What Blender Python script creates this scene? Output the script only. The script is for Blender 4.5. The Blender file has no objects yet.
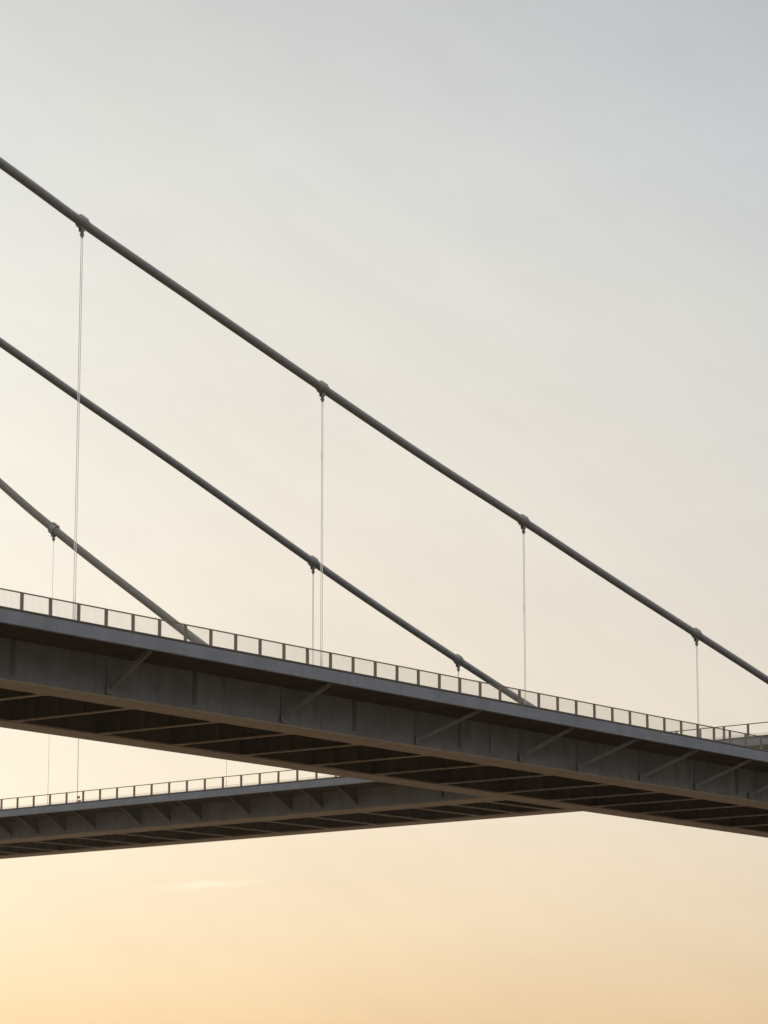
import bpy, bmesh, math, random
from mathutils import Vector, Matrix

random.seed(7)
R = math.radians
scene = bpy.context.scene
col = scene.collection

# ------------------------------------------------------------------ helpers
class MB:
    """collects boxes, plates, tubes and rings; build() links them as one mesh object"""
    def __init__(self):
        self.bm = bmesh.new()

    def hexa(self, pts):
        v = [self.bm.verts.new(p) for p in pts]
        for f in ((0, 3, 2, 1), (4, 5, 6, 7), (0, 1, 5, 4), (1, 2, 6, 5), (2, 3, 7, 6), (3, 0, 4, 7)):
            self.bm.faces.new([v[i] for i in f])

    def box(self, x0, x1, y0, y1, z0, z1):
        self.hexa([(x0, y0, z0), (x1, y0, z0), (x1, y1, z0), (x0, y1, z0),
                   (x0, y0, z1), (x1, y0, z1), (x1, y1, z1), (x0, y1, z1)])

    def long_box(self, x0, x1, y0, y1, z0, z1, step=6.0):
        """a box cut into lengths along x, so that it has vertices to carry a little waviness"""
        n = max(1, int((x1 - x0) / step))
        rings = []
        for i in range(n + 1):
            x = x0 + (x1 - x0) * i / n
            rings.append([self.bm.verts.new(p) for p in ((x, y0, z0), (x, y1, z0), (x, y1, z1), (x, y0, z1))])
        for a, b in zip(rings, rings[1:]):
            for k in range(4):
                self.bm.faces.new((a[k], a[(k + 1) % 4], b[(k + 1) % 4], b[k]))
        self.bm.faces.new(rings[0][::-1])
        self.bm.faces.new(rings[-1])

    def bar(self, a, b, w, h, up=(0, 0, 1)):
        """a rectangular bar from a to b, w wide and h high"""
        a, b = Vector(a), Vector(b)
        d = (b - a).normalized()
        s = d.cross(Vector(up)).normalized() * (w / 2)
        u = s.cross(d).normalized() * (h / 2)
        pts = [p + q for p in (a, b) for q in (-s - u, s - u, s + u, -s + u)]
        self.hexa(pts)

    def prism(self, outline, x0, x1):
        """a (y, z) outline extruded along x"""
        a = [self.bm.verts.new((x0, y, z)) for y, z in outline]
        b = [self.bm.verts.new((x1, y, z)) for y, z in outline]
        n = len(outline)
        self.bm.faces.new(a[::-1])
        self.bm.faces.new(b)
        for i in range(n):
            self.bm.faces.new((a[i], a[(i + 1) % n], b[(i + 1) % n], b[i]))

    def tube(self, pts, r, n=12, smooth=True, caps=True):
        pts = [Vector(p) for p in pts]
        rs = r if isinstance(r, (list, tuple)) else [r] * len(pts)
        rings = []
        for i, p in enumerate(pts):
            d = (pts[min(i + 1, len(pts) - 1)] - pts[max(i - 1, 0)]).normalized()
            ref = Vector((0, 1, 0)) if abs(d.y) < 0.9 else Vector((1, 0, 0))
            s = d.cross(ref).normalized()
            u = s.cross(d)
            rings.append([self.bm.verts.new(p + rs[i] * (math.cos(6.2832 * k / n) * s + math.sin(6.2832 * k / n) * u))
                          for k in range(n)])
        for a, b in zip(rings, rings[1:]):
            for k in range(n):
                f = self.bm.faces.new((a[k], a[(k + 1) % n], b[(k + 1) % n], b[k]))
                f.smooth = smooth
        if caps:
            self.bm.faces.new(rings[0][::-1])
            self.bm.faces.new(rings[-1])

    def build(self, name, mat, parent=None, bevel=0.0):
        bmesh.ops.recalc_face_normals(self.bm, faces=self.bm.faces)
        me = bpy.data.meshes.new(name)
        self.bm.to_mesh(me)
        self.bm.free()
        me.materials.append(mat)
        o = bpy.data.objects.new(name, me)
        col.objects.link(o)
        o.parent = parent
        if bevel:
            m = o.modifiers.new('bevel', 'BEVEL')
            m.width = bevel
            m.segments = 2
            m.limit_method = 'ANGLE'
        return o


def tag(o, label=None, cat=None, group=None, kind=None):
    for k, v in (('label', label), ('category', cat), ('group', group), ('kind', kind)):
        if v:
            o[k] = v
    return o


def empty(name, M):
    o = bpy.data.objects.new(name, None)
    o.matrix_world = M
    o.empty_display_size = 2
    col.objects.link(o)
    return o


def copy_at(src, parent, x):
    o = src.copy()
    col.objects.link(o)
    o.parent = parent
    o.location.x = x
    return o


# ------------------------------------------------------------------ materials
def nodes(name):
    m = bpy.data.materials.new(name)
    m.use_nodes = True
    nt = m.node_tree
    return m, nt, nt.nodes['Principled BSDF'], nt.nodes, nt.links


def noise(N, L, vec, scale, detail=5, rough=0.6):
    n = N.new('ShaderNodeTexNoise')
    n.inputs['Scale'].default_value = scale
    n.inputs['Detail'].default_value = detail
    n.inputs['Roughness'].default_value = rough
    L.new(vec, n.inputs['Vector'])
    return n.outputs['Fac']


def mapping(N, L, vec, scale):
    m = N.new('ShaderNodeMapping')
    m.inputs['Scale'].default_value = scale
    L.new(vec, m.inputs['Vector'])
    return m.outputs['Vector']


def ramp(N, L, fac, stops):
    r = N.new('ShaderNodeValToRGB')
    els = r.color_ramp.elements
    while len(els) < len(stops):
        els.new(0.5)
    for e, (p, c) in zip(els, stops):
        e.position = p
        e.color = (*c, 1) if len(c) == 3 else c
    L.new(fac, r.inputs['Fac'])
    return r.outputs['Color']


def mix(N, L, fac, a, b, mode='MIX'):
    m = N.new('ShaderNodeMix')
    m.data_type = 'RGBA'
    m.blend_type = mode
    if isinstance(fac, (int, float)):
        m.inputs[0].default_value = fac
    else:
        L.new(fac, m.inputs[0])
    for i, v in ((6, a), (7, b)):
        if isinstance(v, tuple):
            m.inputs[i].default_value = (*v, 1)
        else:
            L.new(v, m.inputs[i])
    return m.outputs[2]


def steel(name, base, dirt, rough=0.5, streak=0.55, seam=0.0, spec=0.12):
    """painted plate: mottled paint, vertical run-off streaks, patches of grime, faint plate joints"""
    m, nt, bs, N, L = nodes(name)
    co = N.new('ShaderNodeTexCoord').outputs['Object']
    big = noise(N, L, co, 0.35, 6, 0.65)
    fine = noise(N, L, co, 5.0, 4, 0.6)
    st = noise(N, L, mapping(N, L, co, (0.55, 0.9, 0.12)), 1.3, 6, 0.7)
    c = mix(N, L, ramp(N, L, big, [(0.30, (0, 0, 0)), (0.70, (1, 1, 1))]), tuple(v * 0.86 for v in base), tuple(v * 1.13 for v in base))
    soot = noise(N, L, mapping(N, L, co, (0.12, 0.4, 0.45)), 1.0, 6, 0.7)
    c = mix(N, L, ramp(N, L, soot, [(0.48, (0, 0, 0)), (0.80, (0.35,) * 3)]), c, dirt)
    c = mix(N, L, ramp(N, L, fine, [(0.35, (0, 0, 0)), (0.75, (0.35, 0.35, 0.35))]), c, tuple(v * 0.75 for v in base))
    c = mix(N, L, ramp(N, L, st, [(0.46, (0, 0, 0)), (0.74, (streak,) * 3)]), c, dirt)
    if seam:
        sx = N.new('ShaderNodeSeparateXYZ')
        L.new(co, sx.inputs[0])
        md = N.new('ShaderNodeMath'); md.operation = 'PINGPONG'
        L.new(sx.outputs['X'], md.inputs[0]); md.inputs[1].default_value = seam / 2
        sm = ramp(N, L, md.outputs[0], [(0.0, (0.55,) * 3), (0.02, (0.55,) * 3), (0.05, (0, 0, 0))])
        c = mix(N, L, sm, c, tuple(v * 0.55 for v in base))
    L.new(c, bs.inputs['Base Color'])
    bs.inputs['Roughness'].default_value = rough
    bs.inputs['Metallic'].default_value = 0.0
    bs.inputs['Specular IOR Level'].default_value = spec
    bp = N.new('ShaderNodeBump')
    bp.inputs['Strength'].default_value = 0.25
    bp.inputs['Distance'].default_value = 0.05
    L.new(big, bp.inputs['Height'])
    L.new(bp.outputs[0], bs.inputs['Normal'])
    return m


def plain(name, base, rough, metal=0.0, var=0.2, scale=3.0, spec=0.4):
    m, nt, bs, N, L = nodes(name)
    co = N.new('ShaderNodeTexCoord').outputs['Object']
    n = noise(N, L, co, scale, 5, 0.65)
    L.new(mix(N, L, n, tuple(v * (1 - var) for v in base), tuple(v * (1 + var) for v in base)), bs.inputs['Base Color'])
    bs.inputs['Roughness'].default_value = rough
    bs.inputs['Metallic'].default_value = metal
    bs.inputs['Specular IOR Level'].default_value = spec
    return m


PAINT = (0.222, 0.226, 0.218)
GRIME = (0.10, 0.075, 0.05)
M_girder = steel('grey_girder_paint', PAINT, GRIME, 0.55, 0.40, seam=18.0)
M_fascia = steel('grey_fascia_paint', (0.235, 0.245, 0.26), (0.14, 0.13, 0.12), 0.55, 0.35, seam=5.5)
M_inner = steel('shaded_underside_paint', (0.11, 0.085, 0.058), (0.06, 0.044, 0.03), 0.6, 0.5)  # underside shade put into the colour, darker and browner than the girder paint
M_web_rib = steel('shaded_web_rib_paint', (0.14, 0.134, 0.124), GRIME, 0.6, 0.4)  # some of the stiffener shadow is put into this darker tone
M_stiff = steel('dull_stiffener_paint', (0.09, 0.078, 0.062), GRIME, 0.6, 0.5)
M_flange = steel('weathered_bounce_lit_flange_paint', (0.365, 0.282, 0.188), (0.21, 0.158, 0.105), 0.5, 0.4, spec=0.28)  # warm bounce from below is partly put into the pale brown base
M_strut = steel('grey_strut_paint', (0.225, 0.21, 0.19), (0.14, 0.11, 0.08), 0.5, 0.5)
M_soffit = plain('shaded_soffit_paint', (0.07, 0.055, 0.039), 0.7, var=0.35, scale=0.8, spec=0.1)  # shade under the deck and overhangs is put into this dark colour
M_kerb = plain('dark_kerb_concrete', (0.07, 0.06, 0.05), 0.85, var=0.3, scale=2.0)
M_road = plain('asphalt', (0.05, 0.05, 0.05), 0.9, var=0.3, scale=4.0)
M_rail = plain('dark_railing_paint', (0.22, 0.17, 0.12), 0.55, var=0.25)
M_mesh = plain('galvanised_mesh_wire', (0.50, 0.44, 0.35), 0.5, 0.0, var=0.15)
M_rope = plain('galvanised_rope', (0.74, 0.71, 0.66), 0.5, 0.0, var=0.15, scale=6.0)
M_cast = plain('cast_steel_band', (0.22, 0.208, 0.19), 0.55, 0.0, var=0.5, scale=5.0)


def cable_material(name='wrapped_cable_paint', f=1.0, t=(1, 1, 1)):
    m, nt, bs, N, L = nodes(name)
    tint = lambda c: tuple(f * a * b for a, b in zip(c, t))
    co = N.new('ShaderNodeTexCoord').outputs['Object']
    st = noise(N, L, mapping(N, L, co, (0.25, 3.0, 3.0)), 1.0, 6, 0.7)
    fine = noise(N, L, co, 2.2, 5, 0.7)
    c = mix(N, L, st, tint((0.19, 0.19, 0.188)), tint((0.285, 0.282, 0.275)))
    c = mix(N, L, ramp(N, L, fine, [(0.45, (0, 0, 0)), (0.8, (0.45,) * 3)]), c, tint((0.15, 0.125, 0.10)))
    L.new(c, bs.inputs['Base Color'])
    bs.inputs['Roughness'].default_value = 0.6
    bs.inputs['Specular IOR Level'].default_value = 0.2
    w = N.new('ShaderNodeTexWave')                      # the turns of the wrapping wire
    w.inputs['Scale'].default_value = 4.0
    w.inputs['Distortion'].default_value = 0.6
    L.new(co, w.inputs['Vector'])
    bp = N.new('ShaderNodeBump')
    bp.inputs['Strength'].default_value = 0.15
    bp.inputs['Distance'].default_value = 0.02
    L.new(w.outputs['Fac'], bp.inputs['Height'])
    L.new(bp.outputs[0], bs.inputs['Normal'])
    return m


M_cable = cable_material()
M_far_cable = cable_material('brown_cable_paint', 0.62, (1.0, 0.92, 0.80))

# ------------------------------------------------------------------ where things stand (metres, camera at x = y = 0)
CAM_Z = 2.0
HAZE = 3e-5


def frame(ox, oy, dx, dy, z):
    """local x runs along the bridge, y across it away from the camera, z up"""
    l = math.hypot(dx, dy)
    dx, dy = dx / l, dy / l
    return Matrix(((dx, -dy, 0, ox), (dy, dx, 0, oy), (0, 0, 1, z), (0, 0, 0, 1)))


F1 = frame(-25.487, 196.138, 0.6099, 0.7925, CAM_Z)
F2 = frame(0.0, 382.505, 0.7604, -0.6495, CAM_Z)

# ------------------------------------------------------------------ bridges
def bridge(F, label, P):
    root = empty('suspension_bridge', F @ Matrix.Translation((0, 0, P['zb'])))
    tag(root, label, 'bridge')
    zb = P['zb']
    Z = lambda z: z - zb
    s0, s1, W = P['s0'], P['s1'], P['W']
    k = P['k']
    zt, zf, zs = P['deck'], P['fascia_low'], P['soffit']
    # deck plate and roadway
    m = MB(); m.long_box(s0, s1, 0.32 * k, W - 0.32 * k, Z(zs), Z(zt - 0.30 * k))
    for y in range(1, 12):                                         # trough ribs below the deck plate
        yy = P['wi0'] + (P['wi1'] - P['wi0']) * y / 12
        m.long_box(s0, s1, yy - 0.16 * k, yy + 0.16 * k, Z(zs - 0.28 * k), Z(zs) - 0.002)
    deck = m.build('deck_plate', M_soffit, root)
    m = MB(); m.long_box(s0, s1, 2.6 * k, W - 2.6 * k, Z(zt - 0.30 * k) + 0.004, Z(zt - 0.2 * k))
    m.build('roadway', M_road, root)
    for a, b, c in ((0, 0.32 * k, -1), (W - 0.32 * k, W, 1)):
        m = MB()
        m.long_box(s0, s1, a, b, Z(zf), Z(zt - 0.16 * k))
        e = 0.02 * k
        if c < 0:                                                   # a lip along its lower edge
            m.long_box(s0, s1, a - 0.05 * k, a - 0.002, Z(zf), Z(zf + 0.07 * k))
        m.build('fascia_beam', M_fascia, root)
        m = MB()
        y0, y1 = (a + 0.07 * k, b + 0.5 * k) if c < 0 else (a - 0.5 * k, b - 0.07 * k)
        m.long_box(s0, s1, y0, y1, Z(zt - 0.16 * k) + 0.003, Z(zt))
        m.build('kerb', M_kerb, root)
    # the overhangs taper down to the girders
    for ye, yw in ((0.325 * k, P['wo'] + 0.078 * k), (W - 0.325 * k, W - P['wo'] - 0.078 * k)):
        m = MB()
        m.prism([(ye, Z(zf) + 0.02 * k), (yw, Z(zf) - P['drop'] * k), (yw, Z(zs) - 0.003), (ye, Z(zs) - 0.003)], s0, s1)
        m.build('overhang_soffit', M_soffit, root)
    # two box girders
    first = True
    for y0, y1, outer in ((P['wo'], P['wi0'], -1), (P['wi1'], W - P['wo'], 1)):
        m = MB()
        m.long_box(s0, s1, y0 + 0.08 * k, y1 - 0.08 * k, Z(zb) + 0.13 * k, Z(zs) - 0.004)
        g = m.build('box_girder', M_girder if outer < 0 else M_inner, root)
        m = MB()
        m.long_box(s0, s1, y0 - 0.04 * k, y1 + 0.04 * k, Z(zb), Z(zb) + 0.128 * k)
        m.build('bottom_flange', M_flange, g)
        if outer < 0:
            ys = y0 + 0.08 * k
            src = None
            for s, w in P['stiff']:
                if src is None or abs(src[1] - w) > 1e-6:
                    m = MB()
                    m.box(-w / 2, w / 2, ys - 0.07 * k, ys - 0.001, Z(zb) + 0.14 * k + 0.35 * k, Z(zs) - 0.01)
                    o = m.build('web_stiffener', M_web_rib if w > 0.25 else M_girder, g)
                    o.location.x = s
                    src = (o, w)
                else:
                    copy_at(src[0], g, s)
            js = [s for s in range(-52, 240, 18)] if not P['plate'] else [s for s in range(-160, 180, 24)]
            m = MB()
            for zz in (0.30, 0.52, 0.74):
                h = (zs - zb) * 0.085
                zc = zb + (zs - zb) * zz
                m.box(-0.32 * k, 0.32 * k, ys - 0.022 * k, ys - 0.001, Z(zc) - h, Z(zc) + h)
                for bx in (-0.24, -0.12, 0.12, 0.24):
                    for bz in (-0.7, 0.0, 0.7):
                        m.tube([(bx * k, ys - 0.05 * k, Z(zc) + bz * h), (bx * k, ys - 0.023 * k, Z(zc) + bz * h)], 0.03 * k, 6, smooth=False)
            sp = m.build('splice_plate', M_girder, g)
            sp.location.x = js[0]
            for s in js[1:]:
                copy_at(sp, g, s)
    # crossbeams between the girders
    src = None
    for s in P['xbeams']:
        if src is None:
            ya, yb = P['wi0'] - 0.07 * k, P['wi1'] + 0.07 * k
            web = MB()
            web.box(-0.03 * k, 0.03 * k, ya, yb, Z(zb) + 0.123 * k, Z(zs - 0.3 * k))
            for q in (0.2, 0.4, 0.6, 0.8):
                yy = ya + (yb - ya) * q
                web.box(-0.2 * k, -0.032 * k, yy - 0.02, yy + 0.02, Z(zb) + 0.13 * k, Z(zs - 0.32 * k))
                web.box(0.032 * k, 0.2 * k, yy - 0.02, yy + 0.02, Z(zb) + 0.13 * k, Z(zs - 0.32 * k))
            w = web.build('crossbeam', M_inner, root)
            fl = MB()
            fa, fb = P['wi0'] + 0.05 * k, P['wi1'] - 0.05 * k
            fl.box(-0.23 * k, 0.23 * k, fa, fb, Z(zb) + 0.04 * k, Z(zb) + 0.12 * k)
            for ye, yi in ((fa, fa + 0.9 * k), (fb, fb - 0.9 * k)):      # flared gussets where it meets the girders
                for sg in (-1, 1):
                    lo, hi = Z(zb) + 0.05 * k, Z(zb) + 0.11 * k
                    tri = [(sg * 0.232 * k, ye), (sg * 0.62 * k, ye), (sg * 0.232 * k, yi)]
                    vv = [fl.bm.verts.new((x, y, z)) for z in (lo, hi) for x, y in tri]
                    for q in ((0, 1, 2), (3, 5, 4), (0, 3, 4, 1), (1, 4, 5, 2), (2, 5, 3, 0)):
                        fl.bm.faces.new([vv[i] for i in q])
            f = fl.build('beam_flange', M_flange, w)
            w.location.x = s
            src = (w, f)
        else:
            w = copy_at(src[0], root, s)
            f = src[1].copy(); col.objects.link(f); f.parent = w
    # side brackets carrying the overhang
    src = None
    yr, yt = P['wo'] + 0.08 * k, 0.34 * k
    for s in P['brackets']:
        if P['plate']:
            if src is None:
                m = MB()
                out = [(yr - 0.003, Z(zb) + 0.45 * k)]
                for i in range(1, 9):
                    q = i / 8
                    bow = 0.30 * k * math.sin(math.pi * q)
                    out.append((yr - 0.003 + (yt - yr) * q, Z(zb) + 0.45 * k + (zf + 0.12 * k - zb - 0.45 * k) * q + bow * 0.5))
                out += [(yt, Z(zs) - 0.004), (yr - 0.003, Z(zs) - 0.004)]
                m.prism(out, -0.035 * k, 0.035 * k)
                o = m.build('side_bracket', M_stiff, root)
                fm = MB()
                for i in range(8):
                    a, b = out[i], out[i + 1]
                    fm.bar((0, a[0], a[1] - 0.03 * k), (0, b[0], b[1] - 0.03 * k), 0.16 * k, 0.05 * k)
                f = fm.build('bracket_flange', M_girder, o)
                o.location.x = s
                src = (o, f)
            else:
                o = copy_at(src[0], root, s)
                f = src[1].copy(); col.objects.link(f); f.parent = o
        else:                                                       # slanting strut, its head some way along the edge
            s, lean = s
            m = MB()
            m.bar((0, yr - 0.02, Z(zb) + 0.52), (lean, yt + 0.02, Z(zf) + 0.02), 0.30, 0.30)
            m.box(lean - 0.20, lean + 0.20, yt + 0.02, yt + 0.30, Z(zf) - 0.04, Z(zs) - 0.004)
            o = m.build('side_bracket', M_strut, root, bevel=0.02)
            o.location.x = s
            fm = MB()
            fm.box(-0.28, 0.28, yr - 0.24, yr - 0.142, Z(zb) + 0.22, Z(zb) + 0.80)
            fm.build('gusset_plate', M_girder, o)
    return root


B1 = dict(k=1.0, drop=0.20, s0=-70, s1=260, W=24.85, deck=33.53, fascia_low=32.47, soffit=32.72, zb=29.35,
          wo=3.62, wi0=6.34, wi1=18.5, plate=False,
          stiff=[(s, 0.42) for s in (5.1, 23.9, 42.8, 56.7, 100.3, 109.6)] + [(s, 0.10) for s in (14.5, 33.8, 50.7, 60.9, 65.1, 73.8, 83.6, 92.8)],
          xbeams=[-16, -7, 2.1, 11.2, 20.3, 29.8, 38.5, 47.1, 56.1, 64.6, 74.0, 83.3, 91.5, 98.5, 106.5, 115.2, 124, 133, 142],
          brackets=[(-4.9, 0.5), (14.6, 0.75), (33.9, 1.8), (50.8, 4.2), (65.2, 3.2), (73.9, 4.3), (83.7, 4.4), (92.9, 4.4), (102.4, 4.4), (112, 4.4)])
B2 = dict(k=1.22, drop=0.02, s0=-170, s1=190, W=31.0, deck=43.82, fascia_low=42.75, soffit=42.98, zb=40.05,
          wo=5.0, wi0=8.7, wi1=22.6, plate=True,
          stiff=[(s, 0.22) for s in (-8.9, 0.0, 5.2)],
          xbeams=[-92, -84, -75.4, -66.4, -57.4, -48.1, -38.9, -29.3, -20.8, -11.6, -2.6, 3.6, 9.4, 18, 27],
          brackets=[-86.5, -81, -75.3, -69.7, -64.1, -58.0, -48.9, -43.1, -37.3, -28.2, -20.5, -15.0, -8.9])
near = bridge(F1, 'nearer grey steel bridge with slanting struts below its deck edge, crossing the whole picture', B1)
far = bridge(F2, 'farther grey bridge with triangular bracket plates, passing behind and below the nearer deck', B2)
m = MB()                                                            # small drain outlet on the far web
m.box(-0.40, 0.40, 4.80, 5.09, 1.55, 1.72); m.box(-0.11, 0.11, 4.85, 5.07, 0.55, 1.548)
o = m.build('drain_outlet', M_kerb, far); o.location.x = 5.6

# ------------------------------------------------------------------ railings
def railing(F, label, s0, n, step, zd, H, y, k, infill):
    root = empty('railing', F @ Matrix.Translation((s0, y, zd)))
    tag(root, label, 'railing', 'steel railings on the deck edges')
    L = step * (n - 1)
    m = MB(); m.long_box(-0.6, L + 0.6, -0.045 * k, 0.045 * k, H - 0.08 * k, H)
    m.build('handrail', M_rail, root)
    m = MB(); m.long_box(-0.6, L + 0.6, -0.02 * k, 0.02 * k, 0.03 * k, 0.07 * k)
    m.build('bottom_rail', M_rail, root)
    m = MB()
    m.box(-0.105 * k, 0.105 * k, -0.07 * k, 0.07 * k, 0.003, H - 0.082 * k)
    m.box(-0.13 * k, 0.13 * k, -0.10 * k, 0.10 * k, 0.002, 0.03)
    post = m.build('post', M_rail, root)
    for i in range(1, n):
        p = copy_at(post, root, i * step)
        p.rotation_euler = (random.uniform(-.006, .006), random.uniform(-.006, .006), random.uniform(-.03, .03))
    m = MB()
    if infill:
        q = 0.13
        while q < step - 0.1:
            m.box(q - 0.005, q + 0.005, -0.005, 0.005, 0.072 * k, H - 0.084 * k)
            q += 0.11
        panel = m.build('mesh_panel', M_mesh, root)
    else:
        for z in (0.15, 0.26):
            m.box(0.09 * k, step - 0.09 * k, -0.014, 0.014, z * k - 0.014, z * k + 0.014)
        panel = m.build('lower_wire', M_mesh, root)
    for i in range(1, n - 1):
        copy_at(panel, root, i * step)
    return root


railing(F1, 'long railing with pale mesh panels and dark posts along the nearer bridge deck', 2.29 - 8 * 2.761, 53, 2.761, 33.53, 1.26, 0.20, 1.0, True)
railing(F2, 'open railing of dark posts without mesh along the farther bridge deck', -75.65 - 4 * 3.361, 59, 3.361, 43.82, 1.56, 0.24, 1.22, False)

# ------------------------------------------------------------------ main cables
def spline(pts, n=10):
    """Catmull-Rom through (s, z) points"""
    out = []
    P = [(2 * pts[0][0] - pts[1][0], 2 * pts[0][1] - pts[1][1])] + pts + [(2 * pts[-1][0] - pts[-2][0], 2 * pts[-1][1] - pts[-2][1])]
    for i in range(1, len(P) - 2):
        for j in range(n):
            t = j / n
            a = []
            for c in (0, 1):
                p0, p1, p2, p3 = (P[i + d][c] for d in (-1, 0, 1, 2))
                a.append(0.5 * (2 * p1 + (p2 - p0) * t + (2 * p0 - 5 * p1 + 4 * p2 - p3) * t * t + (3 * p1 - p0 - 3 * p2 + p3) * t ** 3))
            out.append(tuple(a))
    out.append(pts[-1])
    return out


def on(curve, s):
    for (a, za), (b, zb) in zip(curve, curve[1:]):
        if a <= s <= b:
            return za + (zb - za) * (s - a) / (b - a), (zb - za) / (b - a)


def main_cable(F, t, pts, r, bands, label, mat):
    curve = spline(pts)
    ox, oz = curve[-1]
    root = empty('main_cable', F @ Matrix.Translation((ox, t, oz)))
    tag(root, label, 'bridge cable', 'thick main cables of the bridges')
    m = MB()
    m.tube([(s - ox, 0, z - oz) for s, z in curve], r, 28)
    m.build('cable_strand', mat, root)
    m = MB()                                                        # socket where the cable enters the deck
    sl = (curve[-1][1] - curve[-4][1]) / (curve[-1][0] - curve[-4][0])
    m.tube([(-3.0, 0, -3.0 * sl), (0.2, 0, 0.2 * sl)], [r * 1.1, r * 1.7], 20)
    m.build('anchor_socket', M_cast, root)
    out = []
    for s in bands:
        z, sl = on(curve, s)
        a = math.atan(sl)
        q = r / 0.33
        # local frame: x along the cable
        g = MB()
        ln = 0.42 * q if q < 1.2 else 0.34 * q
        g.tube([(-ln, 0, 0), (-ln + 0.06, 0, 0), (-ln + 0.061, 0, 0), (ln - 0.061, 0, 0), (ln - 0.06, 0, 0), (ln, 0, 0)],
               [r * 1.08, r * 1.24, r * 1.20, r * 1.20, r * 1.24, r * 1.08], 20, smooth=False)
        for x in (-0.25 * q, 0.0, 0.25 * q):                        # ribs of the two cast halves
            g.tube([(x - 0.045, 0, 0), (x + 0.045, 0, 0)], r * 1.27, 20, smooth=False)
        g.box(-ln * 0.95, ln * 0.95, -0.10 * q, 0.10 * q, r * 1.15, r * 1.42)
        g.box(-ln * 0.8, ln * 0.8, -0.09 * q, 0.09 * q, -r * 1.45, -r * 1.1)
        b = g.build('cable_band', M_cast, root, bevel=0.015)
        b.location = (s - ox, 0, z - oz)
        b.rotation_euler = (0, -a, 0)
        g = MB()
        for x in (-0.30 * q, -0.1 * q, 0.1 * q, 0.30 * q):
            g.tube([(x, -0.19 * q, r * 1.28), (x, 0.19 * q, r * 1.28)], 0.045 * q, 8, smooth=False)
            g.tube([(x, -0.16 * q, -r * 1.28), (x, 0.16 * q, -r * 1.28)], 0.045 * q, 8, smooth=False)
        g.build('clamp_bolts', M_cast, b)
        g = MB()
        for y in (-0.12 * q, 0.12 * q):                             # cheek plates that hold the hanger pin
            g.prism([(y - 0.035, -r * 0.9), (y + 0.035, -r * 0.9), (y + 0.035, -r * 1.95), (y - 0.035, -r * 1.95)], -0.20 * q, 0.14 * q)
        l = g.build('hanger_lug', M_cast, b)
        l.rotation_euler = (0, a, 0)
        l.location = (0, 0, 0)
        out.append((s, z - r * 1.75))
    return out


def suspender(F, t, s, z1, z0, q, rope, gap0, gap1, label, group):
    root = empty('suspender_cable', F @ Matrix.Translation((s, t, z0)))
    tag(root, label, 'hanger cable', group)
    h = z1 - z0
    m = MB()                                                        # forged top socket with its pin
    m.tube([(0, -0.2 * q, h), (0, 0.2 * q, h)], 0.10 * q, 10)
    m.tube([(0, 0, h + 0.08 * q), (0, 0, h - 0.20 * q), (0, 0, h - 0.21 * q), (0, 0, h - 0.50 * q)],
           [0.13 * q, 0.12 * q, 0.15 * q, 0.10 * q], 12, smooth=False)
    m.box(-0.17 * q, 0.17 * q, -0.08 * q, 0.08 * q, h - 0.36 * q, h - 0.29 * q)
    m.build('top_socket', M_cast, root)
    for sg in ((-1, 1) if gap1 else (0,)):
        m = MB()
        n = 14
        pts = []
        for i in range(n + 1):
            u = i / n
            g = gap1 + (gap0 - gap1) * u
            pts.append((sg * g / 2, 0, h - 0.45 * q + (0.35 - h + 0.45 * q) * u))
        m.tube(pts, rope, 8)
        m.build('rope', M_rope, root)
    m = MB()
    for sg in ((-1, 1) if gap1 else (0,)):
        m.tube([(sg * gap0 / 2, 0, 0.02), (sg * gap0 / 2, 0, 0.40)], 0.055 * q, 8)
    m.box(-gap0 / 2 - 0.2, gap0 / 2 + 0.2, -0.15, 0.15, -0.10, 0.02)
    m.build('bottom_socket', M_cast, root)


top_pts = [(-62, 82.5), (-30, 73.2), (1.0, 64.87), (9.4, 62.55), (22.0, 59.42), (36.5, 55.84), (50.5, 52.49), (63.6, 49.61), (76.8, 46.58),
           (90.9, 43.47), (103.6, 40.66), (118, 37.3), (133.5, 33.6)]
mid_pts = [(-45, 80.3), (-12, 70.0), (22.15, 59.87), (31.3, 57.13), (43.5, 53.56), (61.3, 48.11), (72.4, 44.88), (82.75, 42.03), (93.5, 39.18), (104, 36.5), (115.5, 33.6)]
low_pts = [(-150, 149), (-110, 117.5), (-77.0, 92.73), (-65.4, 84.4), (-55.4, 77.6), (-45.3, 70.95), (-36.4, 65.05), (-25, 57.7), (-12, 49.6), (-2.5, 43.9)]
h1 = main_cable(F1, 2.0, top_pts, 0.335, [9.25, 36.55, 63.65, 90.95], 'topmost of the three thick grey main cables, crossing the whole picture with four clamps', M_cable)
h2 = main_cable(F1, 22.85, mid_pts, 0.325, [61.3, 82.8], 'middle one of the three main cables, meeting the nearer railing right of the centre', M_cable)
h3 = main_cable(F2, 2.6, low_pts, 0.58, [-65.2, -30.2], 'lowest and shortest main cable, vanishing behind the mesh railing at left', M_far_cable)

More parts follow.
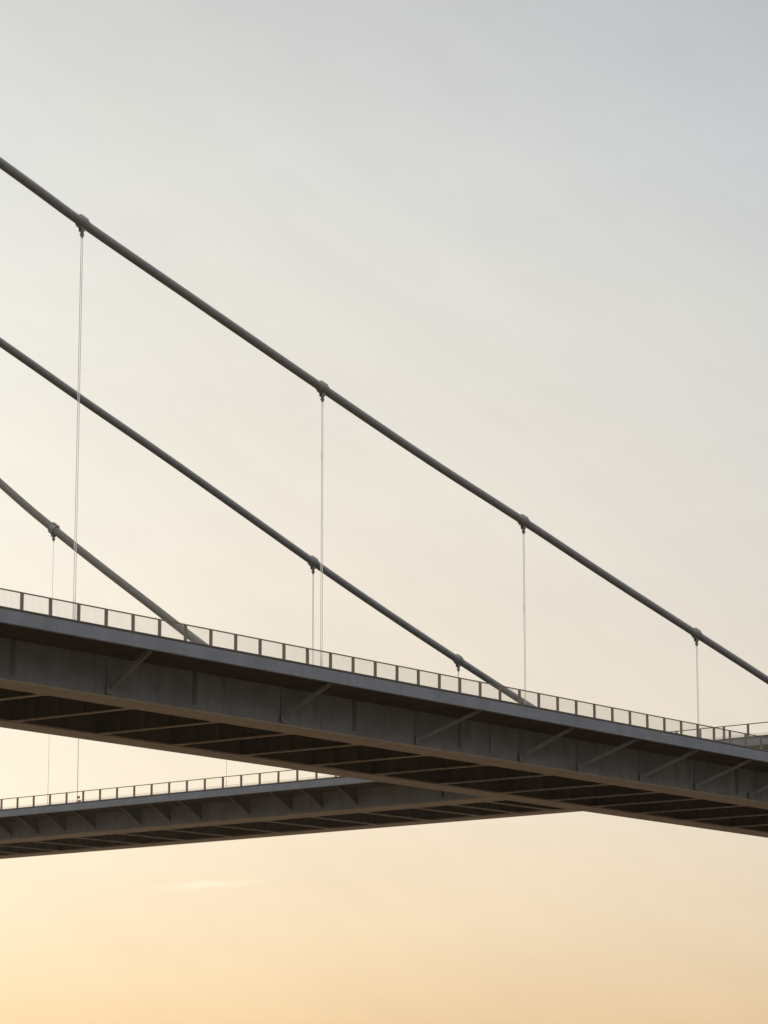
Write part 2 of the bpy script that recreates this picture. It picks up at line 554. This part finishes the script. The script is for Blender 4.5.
G = 'thin pale suspender cables hanging from the main cables'
place = ['first clamp from the left', 'second clamp from the left', 'third clamp from the left', 'rightmost clamp']
for (s, z), p in zip(h1, place):
    suspender(F1, 2.0, s, z, 33.45, 1.0, 0.027, 0.19, 0.15, 'pale twin rope hanging from the %s on the topmost main cable' % p, G)
for (s, z), p in zip(h2, ('clamp left of the centre', 'clamp close above the railing')):
    suspender(F1, 22.85, s, z, 33.45, 0.95, 0.027, 0.14, 0.10, 'thin pale rope below the %s on the middle main cable' % p, G)
for (s, z), p in zip(h3, ('pale rope hanging from the only visible clamp of the lowest main cable',
                          'thin rope reaching the farther railing, rightmost of three lines under the nearer bridge')):
    suspender(F2, 2.6, s, z, 43.6, 1.5, 0.034, 0, 0, p, G)

# slim pole on the far deck, its top behind the nearer bridge
pole = empty('slender_pole', F2 @ Matrix.Translation((-57.2, 0.75, 43.82)))
tag(pole, 'slim pole on the farther deck, middle of three lines under the nearer bridge', 'pole')
m = MB(); m.tube([(0, 0, 0), (0, 0, 0.3), (0, 0, 0.31), (0, 0, 13.8)], [0.12, 0.12, 0.06, 0.045], 10)
m.tube([(0, 0, 13.8), (0, 0, 13.95)], [0.09, 0.02], 10)
m.build('shaft', M_mesh, pole)
m = MB(); m.box(0.09, 0.42, -0.12, 0.12, 0.62, 0.95); m.box(0.28, 0.62, -0.1, 0.1, 0.12, 0.4)
m.build('control_box', M_rail, pole, bevel=0.02)

# ------------------------------------------------------------------ river below (reaches the horizon, just under the frame)
def water():
    m, nt, bs, N, L = nodes('silty_river_water')
    co = N.new('ShaderNodeTexCoord').outputs['Object']
    n = noise(N, L, co, 0.02, 4, 0.6)
    L.new(mix(N, L, n, (0.122, 0.080, 0.042), (0.165, 0.108, 0.056)), bs.inputs['Base Color'])
    bs.inputs['Roughness'].default_value = 0.25
    bs.inputs['IOR'].default_value = 1.33
    bp = N.new('ShaderNodeBump')
    bp.inputs['Strength'].default_value = 0.5
    bp.inputs['Distance'].default_value = 0.4
    L.new(noise(N, L, co, 0.35, 6, 0.6), bp.inputs['Height'])
    L.new(bp.outputs[0], bs.inputs['Normal'])
    return m


m = MB()
v = [m.bm.verts.new((x, y, 0)) for x, y in ((-3500, -3500), (3500, -3500), (3500, 3500), (-3500, 3500))]
m.bm.faces.new(v)
tag(m.build('river_water', water()), kind='structure')

# ------------------------------------------------------------------ a trace of dusk haze
m = MB(); m.box(-3510, 3510, -3510, 3510, -1.0, 160.0)
hz = bpy.data.materials.new('dusk_haze')
hz.use_nodes = True
hn = hz.node_tree.nodes
hn.remove(hn['Principled BSDF'])
pv = hn.new('ShaderNodeVolumePrincipled')
pv.inputs['Color'].default_value = (1.0, 0.96, 0.90, 1)
pv.inputs['Density'].default_value = HAZE
pv.inputs['Anisotropy'].default_value = 0.7
hz.node_tree.links.new(pv.outputs[0], hn['Material Output'].inputs['Volume'])
tag(m.build('haze', hz), kind='stuff')

# ------------------------------------------------------------------ sky and sun
SUN_AZ, SUN_EL = R(-36), R(9)                                       # azimuth from the view axis, to the left
w = bpy.data.worlds.new('World')
scene.world = w
w.use_nodes = True
nt = w.node_tree
N, L = nt.nodes, nt.links
bg = N['Background']
bg.inputs['Strength'].default_value = 0.1
sky = N.new('ShaderNodeTexSky')
sky.sky_type = 'NISHITA'
sky.sun_disc = False
sky.sun_elevation = SUN_EL
sky.sun_rotation = SUN_AZ
sky.altitude = 0
sky.air_density = 1.0
sky.dust_density = 3.0
sky.ozone_density = 1.0
gen = N.new('ShaderNodeTexCoord').outputs['Generated']
sx = N.new('ShaderNodeSeparateXYZ'); L.new(gen, sx.inputs[0])
# high thin veil of cloud: colour by height above the horizon, then by the bearing from the sun
VEIL = [(0.000, (0.80, 0.50, 0.26)), (0.033, (0.885, 0.645, 0.388)), (0.065, (0.90, 0.735, 0.525)), (0.105, (0.90, 0.785, 0.635)),
        (0.15, (0.870, 0.785, 0.672)), (0.20, (0.848, 0.798, 0.710)), (0.26, (0.792, 0.772, 0.711)), (0.31, (0.726, 0.738, 0.712)),
        (0.36, (0.628, 0.637, 0.635)), (0.55, (0.90, 0.93, 0.98)), (1.0, (1.0, 1.04, 1.10))]
veil = ramp(N, L, sx.outputs['Z'], VEIL)
dt = N.new('ShaderNodeVectorMath'); dt.operation = 'DOT_PRODUCT'
L.new(gen, dt.inputs[0]); dt.inputs[1].default_value = (math.sin(SUN_AZ), math.cos(SUN_AZ), 0)
mr = N.new('ShaderNodeMapRange')
L.new(dt.outputs['Value'], mr.inputs['Value'])
mr.inputs['From Min'].default_value = -1
GLOW = [(0.0, (0.14, 0.155, 0.18)), (0.04, (0.26, 0.285, 0.33)), (0.11, (0.95, 1.01, 1.10)), (0.30, (1.45, 1.50, 1.58)), (0.5, (1.35, 1.38, 1.42)), (0.72, (1.05, 1.06, 1.07)), (0.82, (0.81, 0.845, 0.905)), (0.87, (0.985, 0.985, 1.0)), (0.905, (1.06, 1.05, 1.035)),
        (0.945, (1.14, 1.18, 1.21)), (1.0, (1.35, 1.30, 1.20))]
glow = ramp(N, L, mr.outputs[0], [(p, tuple(c / 2 for c in q)) for p, q in GLOW])
veil = mix(N, L, 1.0, veil, glow, 'MULTIPLY')
# away from the sun, unseen: dim horizon, bright overhead, added to shape the light
BACK = [(0.0, (0.10, 0.105, 0.115)), (0.17, (0.15, 0.16, 0.18)), (0.34, (0.50, 0.53, 0.58)), (0.55, (1.30, 1.35, 1.42)), (1.0, (1.45, 1.50, 1.58))]
back = ramp(N, L, sx.outputs['Z'], [(p, tuple(c / 2 for c in q)) for p, q in BACK])
side = N.new('ShaderNodeMapRange'); side.interpolation_type = 'SMOOTHSTEP'
L.new(mr.outputs[0], side.inputs['Value'])
side.inputs['From Min'].default_value = 0.58
side.inputs['From Max'].default_value = 0.83
veil = mix(N, L, side.outputs[0], back, veil)
# faint streaky structure of the veil
def tilted(deg, scale):
    m = N.new('ShaderNodeMapping')
    m.vector_type = 'TEXTURE'
    m.inputs['Rotation'].default_value = (0, R(deg), 0)
    m.inputs['Scale'].default_value = tuple(1 / v for v in scale)
    L.new(gen, m.inputs['Vector'])
    return m.outputs['Vector']


for deg, scl, amp, tone in ((28, (7, 5, 40), 0.012, 0.8), (-12, (4, 4, 22), 0.012, 0.5), (36, (22, 8, 120), 0.008, 0.9)):
    wisp = noise(N, L, tilted(deg, scl), 1.0, 6, 0.62)
    veil = mix(N, L, 1.0, veil, ramp(N, L, wisp, [(0.28, (0.5 - amp, 0.5 - amp, 0.5 - amp * tone)), (0.72, (0.5 + amp, 0.5 + amp, 0.5 + amp * tone))]), 'MULTIPLY')
    dbl = N.new('ShaderNodeVectorMath'); dbl.operation = 'SCALE'; dbl.inputs['Scale'].default_value = 2.0
    L.new(veil, dbl.inputs[0]); veil = dbl.outputs[0]
wv = N.new('ShaderNodeVectorMath'); wv.operation = 'SUBTRACT'
L.new(gen, wv.inputs[0]); wv.inputs[1].default_value = (-0.0575, 0.9953, 0.0767)
wl = N.new('ShaderNodeVectorMath'); wl.operation = 'LENGTH'
wm = N.new('ShaderNodeMapping'); wm.vector_type = 'TEXTURE'          # a thin streak, slightly tilted and uneven
wm.inputs['Rotation'].default_value = (0, R(-3.5), 0); wm.inputs['Scale'].default_value = (1 / 46, 1e3, 1 / 560)
L.new(wv.outputs[0], wm.inputs['Vector'])
wn = N.new('ShaderNodeTexNoise'); wn.inputs['Scale'].default_value = 90; wn.inputs['Detail'].default_value = 4
L.new(gen, wn.inputs['Vector'])
wd = N.new('ShaderNodeVectorMath'); wd.operation = 'MULTIPLY_ADD'
L.new(wn.outputs['Color'], wd.inputs[0]); wd.inputs[1].default_value = (0.7, 0, 1.0)
wo_ = N.new('ShaderNodeVectorMath'); wo_.operation = 'ADD'; wo_.inputs[1].default_value = (-0.35, 0, -0.5)
L.new(wm.outputs[0], wo_.inputs[0]); L.new(wo_.outputs[0], wd.inputs[2])
L.new(wd.outputs[0], wl.inputs[0])
veil = mix(N, L, ramp(N, L, wl.outputs['Value'], [(0.0, (0.13,) * 3), (0.35, (0.085,) * 3), (0.7, (0.03,) * 3), (1.0, (0, 0, 0))]), veil, (1.06, 0.97, 0.80))
sc_ = N.new('ShaderNodeVectorMath'); sc_.operation = 'SCALE'
L.new(veil, sc_.inputs[0]); sc_.inputs['Scale'].default_value = 20.0
L.new(mix(N, L, 0.85, sky.outputs[0], sc_.outputs[0]), bg.inputs['Color'])

sun = bpy.data.lights.new('sun', 'SUN')
sun.energy = 2.5
sun.angle = R(0.6)
sun.color = (1.0, 0.80, 0.58)
so = bpy.data.objects.new('sun', sun)
col.objects.link(so)
sd = Vector((math.sin(SUN_AZ) * math.cos(SUN_EL), math.cos(SUN_AZ) * math.cos(SUN_EL), math.sin(SUN_EL)))
so.rotation_euler = sd.to_track_quat('Z', 'Y').to_euler()
so.location = (-60, 100, 120)

# ------------------------------------------------------------------ camera
cam = bpy.data.cameras.new('camera')
cam.sensor_fit = 'AUTO'
cam.sensor_width = 36
cam.lens = 36 * 3000 / 1024
cam.clip_end = 40000
co_ = bpy.data.objects.new('camera', cam)
col.objects.link(co_)
co_.location = (0, 0, CAM_Z)
co_.rotation_euler = (R(90 + 11.4935), 0, 0)
scene.camera = co_

scene.view_settings.view_transform = 'Standard'
scene.view_settings.look = 'None'
scene.view_settings.exposure = 0
scene.view_settings.gamma = 1
scene.render.film_transparent = False
scene.cycles.max_bounces = 8
